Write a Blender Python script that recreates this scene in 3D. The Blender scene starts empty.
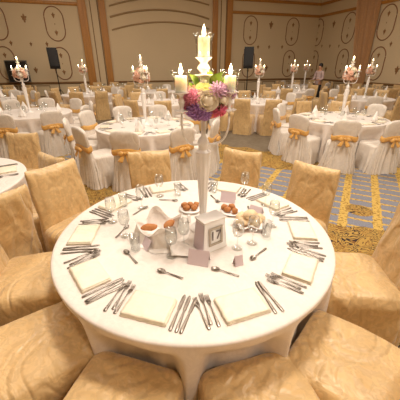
import bpy, math, random
from mathutils import Vector, noise, Matrix
R = math.radians
PI = math.pi
COL = bpy.context.scene.collection
random.seed(7)

# ------------------------------------------------------------------ camera model
CAMZ = 1.78; PITCH = R(26.0); FOC = 280.0
cam = bpy.data.cameras.new('camera'); camo = bpy.data.objects.new('camera', cam); COL.objects.link(camo)
cam.sensor_width = 36; cam.lens = 36*FOC/400.0; cam.clip_end = 100
camo.location = (0, 0, CAMZ); camo.rotation_euler = (R(90)-PITCH, 0, 0)
bpy.context.scene.camera = camo
CP, SP = math.cos(PITCH), math.sin(PITCH)
def ray(px, py):
    x = (px-200)/FOC; y = (200-py)/FOC
    return (x, CP+y*SP, -SP+y*CP)
def hit_z(px, py, z):
    d = ray(px, py); t = (z-CAMZ)/d[2]; return (d[0]*t, d[1]*t)
def proj(x, y, z):
    dz = z-CAMZ; dep = y*CP-dz*SP
    if dep < .05: return None
    return (200+FOC*x/dep, 200-FOC*(y*SP+dz*CP)/dep)
RA = R(16.7)
E1 = (math.cos(RA), math.sin(RA)); NN = (-math.sin(RA), math.cos(RA))
DB = 16.5
def hit_back(px, py, D=DB):
    d = ray(px, py); t = D/(d[0]*NN[0]+d[1]*NN[1])
    p = (d[0]*t, d[1]*t); return (p[0]*E1[0]+p[1]*E1[1], CAMZ+d[2]*t)
SR = hit_back(316, 40)[0]
def hit_right(px, py, S=None):
    S = SR if S is None else S
    d = ray(px, py); t = S/(d[0]*E1[0]+d[1]*E1[1])
    p = (d[0]*t, d[1]*t); return (p[0]*NN[0]+p[1]*NN[1], CAMZ+d[2]*t)
def room(s, t): return (s*E1[0]+t*NN[0], s*E1[1]+t*NN[1])
def sstep(a, b, x):
    t = max(0, min(1, (x-a)/(b-a))); return t*t*(3-2*t)

# ------------------------------------------------------------------ materials
def hexlin(c):
    return tuple((v/12.92 if v <= .04045 else ((v+.055)/1.055)**2.4) for v in [k/255 for k in c])
def new_mat(name):
    m = bpy.data.materials.new(name); m.use_nodes = True
    return m, m.node_tree, m.node_tree.nodes['Principled BSDF']
def N(nt, t, **kw):
    n = nt.nodes.new(t)
    for k, v in kw.items(): setattr(n, k, v)
    return n
def mth(nt, op, a, b=None, c=None):
    n = N(nt, 'ShaderNodeMath', operation=op)
    for i, v in enumerate((a, b, c)):
        if v is None: continue
        if isinstance(v, (int, float)): n.inputs[i].default_value = v
        else: nt.links.new(v, n.inputs[i])
    return n.outputs[0]
def mixc(nt, f, a, b):
    n = N(nt, 'ShaderNodeMix', data_type='RGBA')
    for idx, v in ((0, f), (6, a), (7, b)):
        if isinstance(v, (int, float)): n.inputs[idx].default_value = v
        elif isinstance(v, tuple): n.inputs[idx].default_value = (*v[:3], 1)
        else: nt.links.new(v, n.inputs[idx])
    return n.outputs[2]
def noise_tex(nt, vec, scale, detail=3, dist=0.0):
    n = N(nt, 'ShaderNodeTexNoise'); n.inputs['Scale'].default_value = scale
    n.inputs['Detail'].default_value = detail; n.inputs['Distortion'].default_value = dist
    if vec is not None: nt.links.new(vec, n.inputs['Vector'])
    return n.outputs['Fac']
def bump(nt, bs, h, strength, dist):
    b = N(nt, 'ShaderNodeBump'); b.inputs['Strength'].default_value = strength; b.inputs['Distance'].default_value = dist
    nt.links.new(h, b.inputs['Height']); nt.links.new(b.outputs[0], bs.inputs['Normal'])
def coord(nt, which='Object'): return N(nt, 'ShaderNodeTexCoord').outputs[which]

def plain(name, rgb, rough=.5, metal=0.0, var=.06, scale=8, spec=.5, bmp=0):
    m, nt, b = new_mat(name); c = hexlin(rgb)
    n = noise_tex(nt, coord(nt), scale)
    hi = tuple(min(1, v*(1+var)) for v in c); lo = tuple(v*(1-var) for v in c)
    nt.links.new(mixc(nt, n, lo, hi), b.inputs['Base Color'])
    b.inputs['Roughness'].default_value = rough; b.inputs['Metallic'].default_value = metal
    b.inputs['Specular IOR Level'].default_value = spec
    if bmp: bump(nt, b, noise_tex(nt, coord(nt), scale*4), bmp, .005)
    return m
def cloth(name, rgb, rough, sheen=.3, pat=.10, wr=.35, scale=7.0, spec=.4):
    """satin/damask cloth: woven leaf motif that changes gloss and a little colour, soft creases"""
    m, nt, b = new_mat(name); c = hexlin(rgb); co = coord(nt)
    dn = noise_tex(nt, co, scale*1.6, 2, 1.6)
    mot = N(nt, 'ShaderNodeMapRange'); mot.inputs[1].default_value = .47; mot.inputs[2].default_value = .55
    nt.links.new(dn, mot.inputs[0])
    hi = tuple(min(1, v*(1+pat)) for v in c); lo = tuple(v*(1-pat) for v in c)
    nt.links.new(mixc(nt, mot.outputs[0], lo, hi), b.inputs['Base Color'])
    r = mth(nt, 'MULTIPLY_ADD', mot.outputs[0], -.12, rough)
    nt.links.new(r, b.inputs['Roughness'])
    b.inputs['Sheen Weight'].default_value = sheen; b.inputs['Specular IOR Level'].default_value = spec
    mp = N(nt, 'ShaderNodeMapping'); mp.inputs['Scale'].default_value = (1, 1, .55); nt.links.new(co, mp.inputs[0])
    rg = mth(nt, 'ABSOLUTE', mth(nt, 'SUBTRACT', noise_tex(nt, mp.outputs[0], 3.6, 1.5, 1.0), .5))
    crease = N(nt, 'ShaderNodeMapRange', interpolation_type='SMOOTHSTEP'); crease.inputs[1].default_value = 0; crease.inputs[2].default_value = .09; nt.links.new(rg, crease.inputs[0])
    w = mth(nt, 'ADD', noise_tex(nt, mp.outputs[0], 7.0, 3, .6), mth(nt, 'MULTIPLY', crease.outputs[0], .22))
    h = mth(nt, 'ADD', w, mth(nt, 'MULTIPLY', mot.outputs[0], .012))
    bump(nt, b, h, wr, .05)
    return m
M = {}
M['gold'] = cloth('gold_satin', (206, 172, 120),   .48, .25, .06, .6, 11, spec=.5)
M['white_cover'] = cloth('white_satin', (222, 211, 198), .5, .3, .03, .25)
M['table_cloth'] = cloth('ivory_tablecloth', (230, 219, 209), .6, .2, .02, .12, 14)
M['napkin'] = cloth('cream_napkin', (240, 228, 204), .5, .2, .02, .2, 20)
M['sash'] = cloth('gold_sash', (222, 170, 92), .4, .3, .06, .3, 20)
M['basket_cloth'] = cloth('white_linen', (244, 236, 228), .6, .3, .02, .5, 20)
M['wax'] = plain('ivory_wax', (250, 240, 220), .4)
_b = M['wax'].node_tree.nodes['Principled BSDF']; _b.inputs['Subsurface Weight'].default_value = .7; _b.inputs['Subsurface Scale'].default_value = .04; _b.inputs['Subsurface Radius'].default_value = (1, .8, .5)
M['white_metal'] = plain('white_enamel', (242, 236, 230), .25)
M['steel'] = plain('polished_steel', (142, 132, 122), .3, 1.0, .03)
M['card'] = plain('lilac_card', (214, 196, 200), .5)
M['white_card'] = plain('white_card', (252, 249, 247), .5)
M['ink'] = plain('grey_ink', (120, 110, 105), .5)
M['silver'] = plain('silver_frame', (175, 165, 150), .3, .8)
M['bread'] = plain('bread_crust', (178, 116, 62), .7, 0, .35, 40, bmp=.4)
M['roll'] = plain('pale_roll', (228, 200, 160), .7, 0, .2, 30, bmp=.4)
M['black'] = plain('black_plastic', (24, 23, 24), .5)
M['grille'] = plain('black_grille', (34, 33, 34), .6, 0, .4, 120)
M['screen'] = plain('dark_screen', (26, 24, 24), .25)
M['frame_grey'] = plain('grey_frame', (96, 92, 86), .5)
M['wood_dark'] = plain('table_ply', (120, 90, 60), .6)
M['skin'] = plain('skin', (190, 140, 110), .5)
M['hair'] = plain('dark_hair', (30, 22, 18), .5)
M['shirt'] = plain('pale_shirt', (190, 165, 160), .7)
M['trousers'] = plain('black_trousers', (25, 24, 26), .7)
M['green'] = plain('leaf_green', (130, 160, 50), .5, 0, .3, 20)
M['dkgreen'] = plain('leaf_dark_green', (66, 88, 34), .5, 0, .3, 20)
for n_, c_ in dict(pink=(242, 160, 186), magenta=(238, 126, 156), cream=(252, 234, 214), lemon=(226, 222, 130), purple=(178, 134, 194),
                   lilac=(224, 186, 210), orange=(240, 172, 70), peach=(244, 200, 176), heart=(150, 150, 50)).items():
    M['f_'+n_] = plain('petal_'+n_, c_, .6, 0, .15, 30)

def glass_mat():
    m, nt, b = new_mat('clear_glass')
    nt.nodes.remove(b)
    out = nt.nodes['Material Output']
    t = N(nt, 'ShaderNodeBsdfTransparent'); t.inputs[0].default_value = (.97, .98, .975, 1)
    g = N(nt, 'ShaderNodeBsdfGlossy'); g.inputs['Roughness'].default_value = .04
    fr = N(nt, 'ShaderNodeLayerWeight'); fr.inputs['Blend'].default_value = .35
    f = mth(nt, 'MULTIPLY_ADD', mth(nt, 'POWER', fr.outputs['Facing'], 2.0), .8, .09)
    mx = N(nt, 'ShaderNodeMixShader'); nt.links.new(f, mx.inputs[0])
    nt.links.new(t.outputs[0], mx.inputs[1]); nt.links.new(g.outputs[0], mx.inputs[2])
    nt.links.new(mx.outputs[0], out.inputs['Surface'])
    return m
M['glass'] = glass_mat()
def emit(name, rgb, s):
    m, nt, b = new_mat(name); c = hexlin(rgb)
    b.inputs['Base Color'].default_value = (*c, 1)
    b.inputs['Emission Color'].default_value = (*c, 1); b.inputs['Emission Strength'].default_value = s
    return m
M['flame'] = emit('candle_flame', (255, 230, 180), 26)
M['lamp'] = emit('lamp_diffuser', (255, 232, 200), 3)

def wood_gold():
    m, nt, b = new_mat('golden_wood'); co = coord(nt)
    mp = N(nt, 'ShaderNodeMapping'); mp.inputs['Scale'].default_value = (14, 14, .7); nt.links.new(co, mp.inputs[0])
    n = noise_tex(nt, mp.outputs[0], 1.5, 4, .5)
    nt.links.new(mixc(nt, n, hexlin((150, 96, 36)), hexlin((206, 146, 70))), b.inputs['Base Color'])
    b.inputs['Roughness'].default_value = .4
    return m
M['gold_wood'] = wood_gold()
M['wall'] = plain('cream_wall', (212, 190, 154), .8, 0, .05, .6)
M['ceil'] = plain('ceiling_paint', (225, 210, 185), .85)
M['mould'] = plain('brown_moulding', (138, 92, 60), .5, 0, .2, 12)
M['gilt'] = plain('bronze_ornament', (146, 106, 66), .45, .2, .2, 12)
M['rail'] = plain('rail_moulding', (132, 98, 60), .5)
M['arch'] = plain('pale_moulding', (160, 132, 94), .6)
M['drape'] = cloth('tan_drape', (196, 150, 104), .55, .3, .03, .3)

def carpet():
    m, nt, b = new_mat('patterned_carpet'); co = coord(nt)
    mp = N(nt, 'ShaderNodeMapping'); mp.inputs['Rotation'].default_value = (0, 0, R(28)); nt.links.new(co, mp.inputs[0])
    vec = mp.outputs[0]
    sx = N(nt, 'ShaderNodeSeparateXYZ'); nt.links.new(vec, sx.inputs[0]); u, v = sx.outputs[0], sx.outputs[1]
    wob = mth(nt, 'MULTIPLY_ADD', noise_tex(nt, vec, 22, 2), .05, -.025)
    def cell(x, per, off):
        f = mth(nt, 'FRACT', mth(nt, 'DIVIDE', mth(nt, 'ADD', x, off), per))
        return mth(nt, 'MULTIPLY', mth(nt, 'ABSOLUTE', mth(nt, 'SUBTRACT', f, .5)), per)   # distance to band centre
    du = mth(nt, 'ADD', cell(u, .39, .045), wob); dv = mth(nt, 'ADD', cell(v, .21, .0), wob); 
    bu = mth(nt, 'LESS_THAN', du, .055); bv = mth(nt, 'LESS_THAN', dv, .022)
    band = mth(nt, 'MAXIMUM', bu, bv)
    fine = noise_tex(nt, vec, 60, 2)
    blue = mixc(nt, fine, hexlin((98, 102, 118)), hexlin((150, 147, 150)))
    dot = mth(nt, 'GREATER_THAN', noise_tex(nt, vec, 26, 2), .56)
    yel = mixc(nt, mth(nt, 'MULTIPLY', dot, .75), hexlin((196, 162, 88)), hexlin((122, 92, 46)))
    grid = mixc(nt, band, blue, yel)
    n1 = noise_tex(nt, vec, 3.4, 2, 1.8)
    sc = mth(nt, 'ABSOLUTE', mth(nt, 'SINE', mth(nt, 'MULTIPLY', n1, 42)))
    curl = mth(nt, 'LESS_THAN', sc, .55)
    n2 = mth(nt, 'GREATER_THAN', noise_tex(nt, vec, 5.5, 2, 1), .50)
    arab = mixc(nt, curl, hexlin((172, 138, 74)), mixc(nt, n2, hexlin((56, 44, 44)), hexlin((120, 84, 48))))
    def rng(x, a, b_): return mth(nt, 'MULTIPLY', mth(nt, 'GREATER_THAN', x, a), mth(nt, 'LESS_THAN', x, b_))
    wv = mth(nt, 'MULTIPLY_ADD', noise_tex(nt, vec, 2.2, 1), .5, -.25); v2 = mth(nt, 'ADD', v, wv); u2 = mth(nt, 'ADD', u, wv)
    medal = N(nt, 'ShaderNodeVectorMath', operation='DISTANCE'); nt.links.new(vec, medal.inputs[0]); medal.inputs[1].default_value = (.33, 3.95, 0)
    md = mth(nt, 'LESS_THAN', medal.outputs['Value'], .17)
    a1 = mth(nt, 'MAXIMUM', mth(nt, 'MAXIMUM', rng(v2, -1.0, 3.45), md), mth(nt, 'MULTIPLY', rng(v2, 5.15, 6.2), mth(nt, 'LESS_THAN', u2, -.35)))
    pl = mth(nt, 'MULTIPLY', mth(nt, 'GREATER_THAN', v2, 6.2), mth(nt, 'LESS_THAN', u2, -.35))
    plc = mixc(nt, noise_tex(nt, vec, 9, 3), hexlin((96, 84, 68)), hexlin((134, 119, 99)))
    c = mixc(nt, a1, grid, arab); c = mixc(nt, pl, c, plc)
    nt.links.new(c, b.inputs['Base Color']); b.inputs['Roughness'].default_value = .95
    b.inputs['Specular IOR Level'].default_value = .1
    bump(nt, b, fine, .3, .01)
    return m
M['carpet'] = carpet()

# ------------------------------------------------------------------ mesh builder
class MB:
    def __init__(s): s.v = []; s.f = []
    def add(s, vs, fs):
        o = len(s.v); s.v += [tuple(p) for p in vs]; s.f += [tuple(i+o for i in f) for f in fs]; return s
    def loft(s, rings, cap0=False, cap1=False, closed=True):
        n = len(rings[0]); vs = [p for r in rings for p in r]; fs = []
        for i in range(len(rings)-1):
            for j in range(n if closed else n-1):
                k = (j+1) % n
                fs.append((i*n+j, i*n+k, (i+1)*n+k, (i+1)*n+j))
        if cap0: fs.append(tuple(range(n-1, -1, -1)))
        if cap1: fs.append(tuple((len(rings)-1)*n+j for j in range(n)))
        return s.add(vs, fs)
    def lathe(s, prof, n=24, c=(0, 0, 0), cap0=True, cap1=True):
        return s.loft([[(c[0]+r*math.cos(2*PI*j/n), c[1]+r*math.sin(2*PI*j/n), c[2]+z) for j in range(n)] for r, z in prof], cap0, cap1)
    def box(s, c, h, rot=0, bev=0.0):
        if bev <= 0:
            vs = [(sx*h[0], sy*h[1], sz*h[2]) for sz in (-1, 1) for sx, sy in ((-1, -1), (1, -1), (1, 1), (-1, 1))]
            fs = [(3, 2, 1, 0), (4, 5, 6, 7), (0, 1, 5, 4), (1, 2, 6, 5), (2, 3, 7, 6), (3, 0, 4, 7)]
        else:
            def rr(a, b_): 
                o = []
                for cx, cy, a0 in ((a-bev, b_-bev, 0), (-a+bev, b_-bev, 90), (-a+bev, -b_+bev, 180), (a-bev, -b_+bev, 270)):
                    for k in range(3):
                        t = R(a0+45*k); o.append((cx+bev*math.cos(t), cy+bev*math.sin(t)))
                return o
            rings = []
            for z, ins in ((-h[2], bev*.6), (-h[2]+bev*.6, 0), (h[2]-bev*.6, 0), (h[2], bev*.6)):
                rings.append([(x*(1-ins/max(h[0], 1e-6)), y*(1-ins/max(h[1], 1e-6)), z) for x, y in rr(h[0], h[1])])
            t = MB().loft(rings, True, True); vs, fs = t.v, t.f
        cr, sr = math.cos(rot), math.sin(rot)
        return s.add([(c[0]+x*cr-y*sr, c[1]+x*sr+y*cr, c[2]+z) for x, y, z in vs], fs)
    def tube(s, pts, rad, n=8, caps=True):
        pts = [Vector(p) for p in pts]; rings = []; up = Vector((0, 0, 1))
        for i, p in enumerate(pts):
            d = (pts[min(i+1, len(pts)-1)]-pts[max(i-1, 0)]).normalized()
            a = d.cross(up)
            if a.length < .05: a = d.cross(Vector((0, 1, 0)))
            a.normalize(); b_ = a.cross(d); r = rad[i] if isinstance(rad, (list, tuple)) else rad
            rings.append([tuple(p+a*(r*math.cos(2*PI*j/n))+b_*(r*math.sin(2*PI*j/n))) for j in range(n)])
        return s.loft(rings, caps, caps)
    def mesh(s, name, smooth=True, ang=None):
        me = bpy.data.meshes.new(name); me.from_pydata(s.v, [], s.f); me.validate()
        me.polygons.foreach_set('use_smooth', [smooth]*len(me.polygons))
        if smooth and ang: me.set_sharp_from_angle(angle=R(ang))
        import bmesh
        bm = bmesh.new(); bm.from_mesh(me); bmesh.ops.recalc_face_normals(bm, faces=bm.faces); bm.to_mesh(me); bm.free()
        return me
    def build(s, name, mat, parent=None, smooth=True, ang=40):
        return link(name, s.mesh(name, smooth, ang), mat, parent)
def link(name, me, mat, parent=None):
    if mat is not None and not me.materials: me.materials.append(mat)
    o = bpy.data.objects.new(name, me); COL.objects.link(o); o.parent = parent; return o
def empty(name, loc=(0, 0, 0), rz=0):
    o = bpy.data.objects.new(name, None); COL.objects.link(o); o.location = loc; o.rotation_euler = (0, 0, rz); o.empty_display_size = .1; return o
def tag(o, label, cat, group=None, kind=None):
    o['label'] = label; o['category'] = cat
    if group: o['group'] = group
    if kind: o['kind'] = kind
    return o
CH = {}
def copy_tree(o, parent=None, used=set()):
    if parent is None and o.name not in used:      # the first use places the prototype itself
        used.add(o.name); return o
    def cp(a, par):
        c = a.copy(); COL.objects.link(c); c.parent = par
        for ch in list(a.children): cp(ch, c)
        return c
    return cp(o, parent)
def place(proto, loc, rz, label, cat, group=None):
    o = copy_tree(proto); o.location = loc; o.rotation_euler = (0, 0, rz)
    for k in ('label', 'category', 'group'):
        if k in o: del o[k]
    return tag(o, label, cat, group)
PROTOS = []
def rooted(name):
    o = empty(name); PROTOS.append(o); return o

# ------------------------------------------------------------------ chairs
def sgn(x): return -1 if x < 0 else 1
def superring(a, b, n, ex, jit=None):
    out = []
    for j in range(n):
        t = 2*PI*j/n; c, s_ = math.cos(t), math.sin(t)
        out.append((a*sgn(c)*abs(c)**(2/ex), b*sgn(s_)*abs(s_)**(2/ex), t))
    return out
def nz(p, f, seed): return noise.noise_vector(Vector((p[0]*f+seed*3.1, p[1]*f-seed*1.7, p[2]*f+seed)))
def seat_mesh(kind, seed, n=96, low=False):
    white = kind == 'white'
    zs = [0.004, .04, .08, .12, .16, .2, .24, .28, .31, .34, .37, .40, .42, .44]
    if low: zs = [0.004, .2, .42]
    rings = []; a, b = (.232, .24) if white else (.25, .25)
    pleats = 15 if white else 8; amp = .036 if white else .012
    fl = .075 if white else .015
    def pt(x, y, t, z, off, top=False):
        k = max(0, 1-z/.44)
        front = 1-(.06 if white else .02)*sstep(-.2, .24, y)
        rr = math.hypot(x, y)+1e-6
        o = (fl*k + amp*k*math.sin(pleats*t+1.3*math.sin(t*2+seed)+seed)*(.3+.7*k))
        if y > 0: o *= (.25 if not white else .25)          # the front is tucked against the tablecloth
        x2, y2 = x*front+x/rr*o, y+y/rr*o
        p = (x2, y2, z); v1 = nz(p, 6, seed); v2 = nz(p, 15, seed+5)
        amp1 = .013 if not white else .008
        if not white:
            sd = sstep(.0, .06, .47-z); rg = 1-2*abs(noise.noise(Vector((x2*9+seed, y2*9, z*5+x2*4))))
            x2 += x/rr*.022*sd*rg; y2 += y/rr*.022*sd*rg*(.3 if y > 0 else 1)
        q = [x2+v1[0]*amp1+v2[0]*.004, y2+(v1[1]*amp1+v2[1]*.004)*(.4 if y > .1 else 1), z+(0 if z < .05 else (v1[2]*.008+v2[2]*.003))]
        return tuple(q)
    for z in zs: rings.append([pt(x, y, t, z, 0) for x, y, t in superring(a, b, n, 5 if white else 8)])
    for ins, z in ((.004, .462), (.016, .476), (.034, .484), (.06, .488), (.10, .491), (.14, .493), (.18, .494), (.22, .494)):
        k = 1-ins/a; rings.append([pt(x, y, t, z, 0) for x, y, t in superring(a*k, b*k, n, (5 if white else 8)*(1-ins/.22)+2.4*ins/.22)])
    mb = MB().loft(rings, False, True)
    return mb.mesh(kind+'_seat')
def back_mesh(kind, seed, n=80, low=False):
    white = kind == 'white'; rings = []
    H = 1.0
    zs = [0.004, .06, .13, .2, .28, .36, .44, .52, .58, .61, .64, .7, .76, .82, .88, .92, .95, .97, .985, .995, 1.0]
    if low: zs = [0.004, .2, .45, .6, .62, .8, .92, .97, .99, 1.0]
    for z in zs:
        cy = -.262 - .13*max(0, z-.42)
        if white:
            w = (.188+.026*sstep(.6, .85, z)) if z > .6 else .188+.1*(1-z/.6)
            if z > .84: w *= math.sqrt(max(0.0, 1-((z-.84)/.1605)**4))*.97+.03
            th = .042 + .045*max(0, 1-z/.6)
            if .58 < z < .66: w *= .96
        else:
            w = .226+.02*max(0, 1-z/.5)-.006*sstep(.5, 1, z); th = .05+.03*max(0, 1-z/.5)
        if z > .93:
            th *= math.sqrt(max(0, 1-((z-.93)/.0705)**2))*.94+.06
            if not white: w *= 1-.05*((z-.93)/.07)**3
        ring = []
        for x, y, t in superring(w, th, n, 3.2):
            k = max(0, 1-z/.6)
            o = (.03*k*math.sin(20*t+seed) if white else .012*k*math.sin(12*t+seed)) * (.25 if y > 0 else 1)
            zz = z
            if not white:
                zz = z + (.022*(abs(x)/.23)**4-.006+.022*noise.noise(Vector((x*5+seed*2.3, seed, 0))))*sstep(.8, 1, z)
                o += .012*noise.noise(Vector((x*16+z*3*sgn(x), seed*1.3, z*2.5)))
            if not white and z > .5: o += .006*math.exp(-(x/.02)**2)*sstep(.5, .6, z)   # centre seam fold
            o *= min(1, th/.05)**1.5
            q = (x, y, zz); v1 = nz((x, y*2*min(1, th/.05), zz), 4.5, seed); v2 = nz(q, 13, seed+5)
            am = .016 if not white else .006
            if z < .05: am *= .3
            ring.append((x+v1[0]*am*.7+v2[0]*.003, cy+y+(o*sgn(y))+v1[1]*am+v2[1]*.004, max(.003, zz+v1[2]*am*.4*(z > .05))))
        rings.append([(p[0], p[1], p[2] if p[2] < .5 else .5+(p[2]-.5)*.88) for p in ring])
    return MB().loft(rings, False, True).mesh(kind+'_back')
def sash_mesh():
    rings = []
    for z, d in ((.58, .004), (.59, .012), (.61, .016), (.64, .016), (.66, .012), (.67, .004)):
        cy = -.262-.13*(z-.42)
        rings.append([(x, cy+y, z+.012*math.sin(3*t)) for x, y, t in superring(.202+d, .048+d, 48, 3.2)])
    return MB().loft(rings).mesh('sash')
def bow_mesh():
    mb = MB(); cy = -.262-.13*.2-.075
    for s_ in (-1, 1):
        pts, rd = [], []
        rings = []
        for i in range(9):                       # one loop of the bow, a flattened pouch of ribbon
            t = i/8; wd = .012+.026*math.sin(PI*min(1, t*1.05))**.8; th = .006+.016*math.sin(PI*t)
            x = s_*(.01+.095*t); rings.append([(x, cy-.012-.01*math.sin(PI*t)+th*math.sin(a), .625-.015*t+wd*math.cos(a)) for a in [2*PI*k/12 for k in range(12)]])
        mb.loft(rings, True, True)
        rings = []
        for i in range(7):                       # a hanging tail
            t = i/6; x = s_*(.012+.06*t); w = .016+.02*t
            rings.append([(x+w*math.cos(a), cy-.012-.035*t+.005*math.sin(a), (.61-.11*t)+(.01*math.cos(a)*s_)) for a in [2*PI*k/10 for k in range(10)]])
        mb.loft(rings, True, True)
    return mb.mesh('bow')
def knot_mesh():
    cy = -.262-.13*.2-.075
    return MB().lathe([(.004, -.026), (.018, -.02), (.024, 0), (.018, .02), (.004, .026)], 12, (0, cy-.016, .625)).mesh('knot')
def make_chair(kind, seed, low=False):
    t = rooted('banquet_chair'); m = M['gold'] if kind == 'gold' else M['white_cover']
    nn = 40 if low else (200 if kind == 'gold' else 110)
    link('seat_cover', seat_mesh(kind, seed, nn, low), m, t)
    link('back_cover', back_mesh(kind, seed, 36 if low else 96, low), m, t)
    if kind == 'white':
        link('sash', sash_mesh(), M['sash'], t); b = link('bow', bow_mesh(), M['sash'], t); link('knot', knot_mesh(), M['sash'], b)
    return t
GOLD = [make_chair('gold', s) for s in (1, 4, 9)]
WHITE = [make_chair('white', s) for s in (2, 6)]
GOLDL = make_chair('gold', 3, True); WHITEL = make_chair('white', 5, True)

def visible(x, y, z0=0, z1=1.0, pad=25):
    ps = [proj(x, y, z) for z in (z0, z1)]
    ps = [p for p in ps if p]
    if not ps: return False
    return any(-pad < p[0] < 400+pad for p in ps) and any(p[1] < 400+pad*2 for p in ps)

# ------------------------------------------------------------------ tablecloths
def cloth_mesh(chairs, seed, nth=360, push=.11, low=False):
    """round cloth to the floor; pressed in where a chair stands, bulging in the gaps"""
    chairs = sorted([(a+2*PI) % (2*PI) for a in chairs]); r0 = .9
    mids = []
    for i, a in enumerate(chairs):
        b = chairs[(i+1) % len(chairs)]+(2*PI if i == len(chairs)-1 else 0)
        mids.append((((a+b)/2) % (2*PI), max(.0, (b-a)/2-.30)))
    rings = []
    for r in (.01, .2, .4, .6, .75, .85, .88):
        rings.append([(r*math.cos(2*PI*j/nth), r*math.sin(2*PI*j/nth), .7525) for j in range(nth)])
    for r, z in ((.893, .7515), (.899, .747), (.902, .741)):
        rings.append([(r*math.cos(2*PI*j/nth), r*math.sin(2*PI*j/nth), z) for j in range(nth)])
    zs = [.73, .715, .70, .68, .66, .63, .60, .57, .54, .5, .45, .4, .33, .26, .18, .1, .04, .004]
    if low: zs = [.7, .6, .5, .35, .15, .004]
    for z in zs:
        ring = []; k = (.74-z)/.74
        for j in range(nth):
            th = 2*PI*j/nth; ridge = 0
            a = (th+PI/2) % (2*PI)            # chair angle convention: 0 is straight down (-Y)
            for m_, g in mids:
                d = abs((a-m_+PI) % (2*PI)-PI); d = max(0, d-g)
                ridge = max(ridge, math.exp(-(d/.06)**2))
            p = push*(1-ridge)*sstep(.02, .24, .75-z)
            fold = math.sin(17*a+2.2*math.sin(3*a+seed)+seed)*.05*min(k, .6) + math.sin(41*a+seed*2+2*math.sin(5*a))*.007*k
            r = r0 - p + (min(fold, .03) if ridge > .5 else fold*.8) + .012*ridge*k
            if push > 0: r = min(r, .90+.02*ridge)
            ring.append((r*math.cos(th), r*math.sin(th), z))
        rings.append(ring)
    return MB().loft(rings, True, False).mesh('tablecloth', True, None)
def make_table():
    t = rooted('round_table')
    MB().lathe([(.6, .715), (.885, .715), (.888, .73), (.885, .747), (.3, .747)], 64).build('tabletop', M['wood_dark'], t)
    MB().lathe([(.3, .004), (.3, .03), (.06, .06), (.05, .3), (.05, .69), (.16, .7), (.16, .715)], 24).build('pedestal', M['wood_dark'], t)
    return t
TABLE = make_table()
SPACED = [R(36*i) for i in range(10)]
CLOTH_SP = cloth_mesh(SPACED, 1, 300, .11); CLOTH_SP.materials.append(M['table_cloth'])
CLOTH_LO = cloth_mesh(SPACED, 3, 120, .11, True); CLOTH_LO.materials.append(M['table_cloth'])

# ------------------------------------------------------------------ tableware
def strip(mb, ys, ws, zs, th=.0016, x0=0):
    rings = [[(x0-w, y, z), (x0-w*.6, y, z+th), (x0+w*.6, y, z+th), (x0+w, y, z), (x0+w*.6, y, z-th*.5), (x0-w*.6, y, z-th*.5)] for y, w, z in zip(ys, ws, zs)]
    mb.loft(rings, True, True)
def fork_mesh():
    mb = MB()
    strip(mb, [-.1, -.097, -.08, -.04, 0, .03, .042, .055, .062], [.004, .0085, .009, .006, .0035, .003, .006, .0115, .0125], [.003, .003, .003, .004, .008, .009, .007, .004, .003])
    for k in range(4):
        x = -.0096+.0064*k; strip(mb, [.06, .08, .1, .106], [.0026, .0024, .002, .0008], [.003, .0035, .006, .0075], .0012, x)
    return mb.mesh('fork')
def knife_mesh():
    mb = MB()
    strip(mb, [-.115, -.112, -.09, -.03, 0, .008, .02, .06, .1, .115, .12], [.004, .008, .009, .0075, .006, .006, .009, .0105, .010, .006, .001],
          [.003, .003, .003, .003, .003, .003, .002, .002, .002, .002, .002], .0022)
    return mb.mesh('knife')
def spoon_mesh():
    mb = MB()
    strip(mb, [-.08, -.077, -.06, -.02, .02, .035], [.003, .0075, .0075, .005, .003, .003], [.003, .003, .003, .005, .008, .0075])
    rings = []
    for i in range(7):
        r = i/6; rings.append([(max(r, .02)*.017*math.cos(a), .057+max(r, .02)*.026*math.sin(a), .0022+.006*r*r) for a in [2*PI*k/18 for k in range(18)]])
    for i in range(6, -1, -1):
        r = i/6; rings.append([(max(r, .02)*.0165*math.cos(a), .057+max(r, .02)*.0255*math.sin(a), .0034+.006*r*r) for a in [2*PI*k/18 for k in range(18)]])
    mb.loft(rings, True, True)
    return mb.mesh('spoon')
def napkin_mesh(seed=0):
    mb = MB(); lay = [(.112, .078, .003, .006, 0, 0), (.110, .076, .009, .006, .003, .001), (.108, .075, .0145, .005, -.002, .002)]
    for a, b, z, h, ox, oy in lay:
        n = 14; rings = []
        def q(u, v, zz):
            v1 = nz((u*2, v*2, z), 9, seed)
            return (ox+u*a+v1[0]*.003, oy+v*b+v1[1]*.003, max(.001, zz+v1[2]*.0022*(zz > z)))
        top = [[q(-1+2*i/n, -1+2*j/n, z+h*(1-max(abs(-1+2*i/n), abs(-1+2*j/n))**6*.6)) for i in range(n+1)] for j in range(n+1)]
        bot = [[q((-1+2*i/n), (-1+2*j/n), z-.002) for i in range(n+1)] for j in range(n+1)]
        vs = [p for r in top for p in r]+[p for r in bot for p in r]; m = n+1; o = m*m; fs = []
        for j in range(n):
            for i in range(n):
                fs.append((j*m+i, j*m+i+1, (j+1)*m+i+1, (j+1)*m+i)); fs.append((o+j*m+i, o+(j+1)*m+i, o+(j+1)*m+i+1, o+j*m+i+1))
        for i in range(n):
            fs += [(i, o+i, o+i+1, i+1), (n*m+i, n*m+i+1, o+n*m+i+1, o+n*m+i), (i*m, (i+1)*m, o+(i+1)*m, o+i*m), (i*m+n, o+i*m+n, o+(i+1)*m+n, (i+1)*m+n)]
        mb.add(vs, fs)
    return mb.mesh('napkin')
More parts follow.
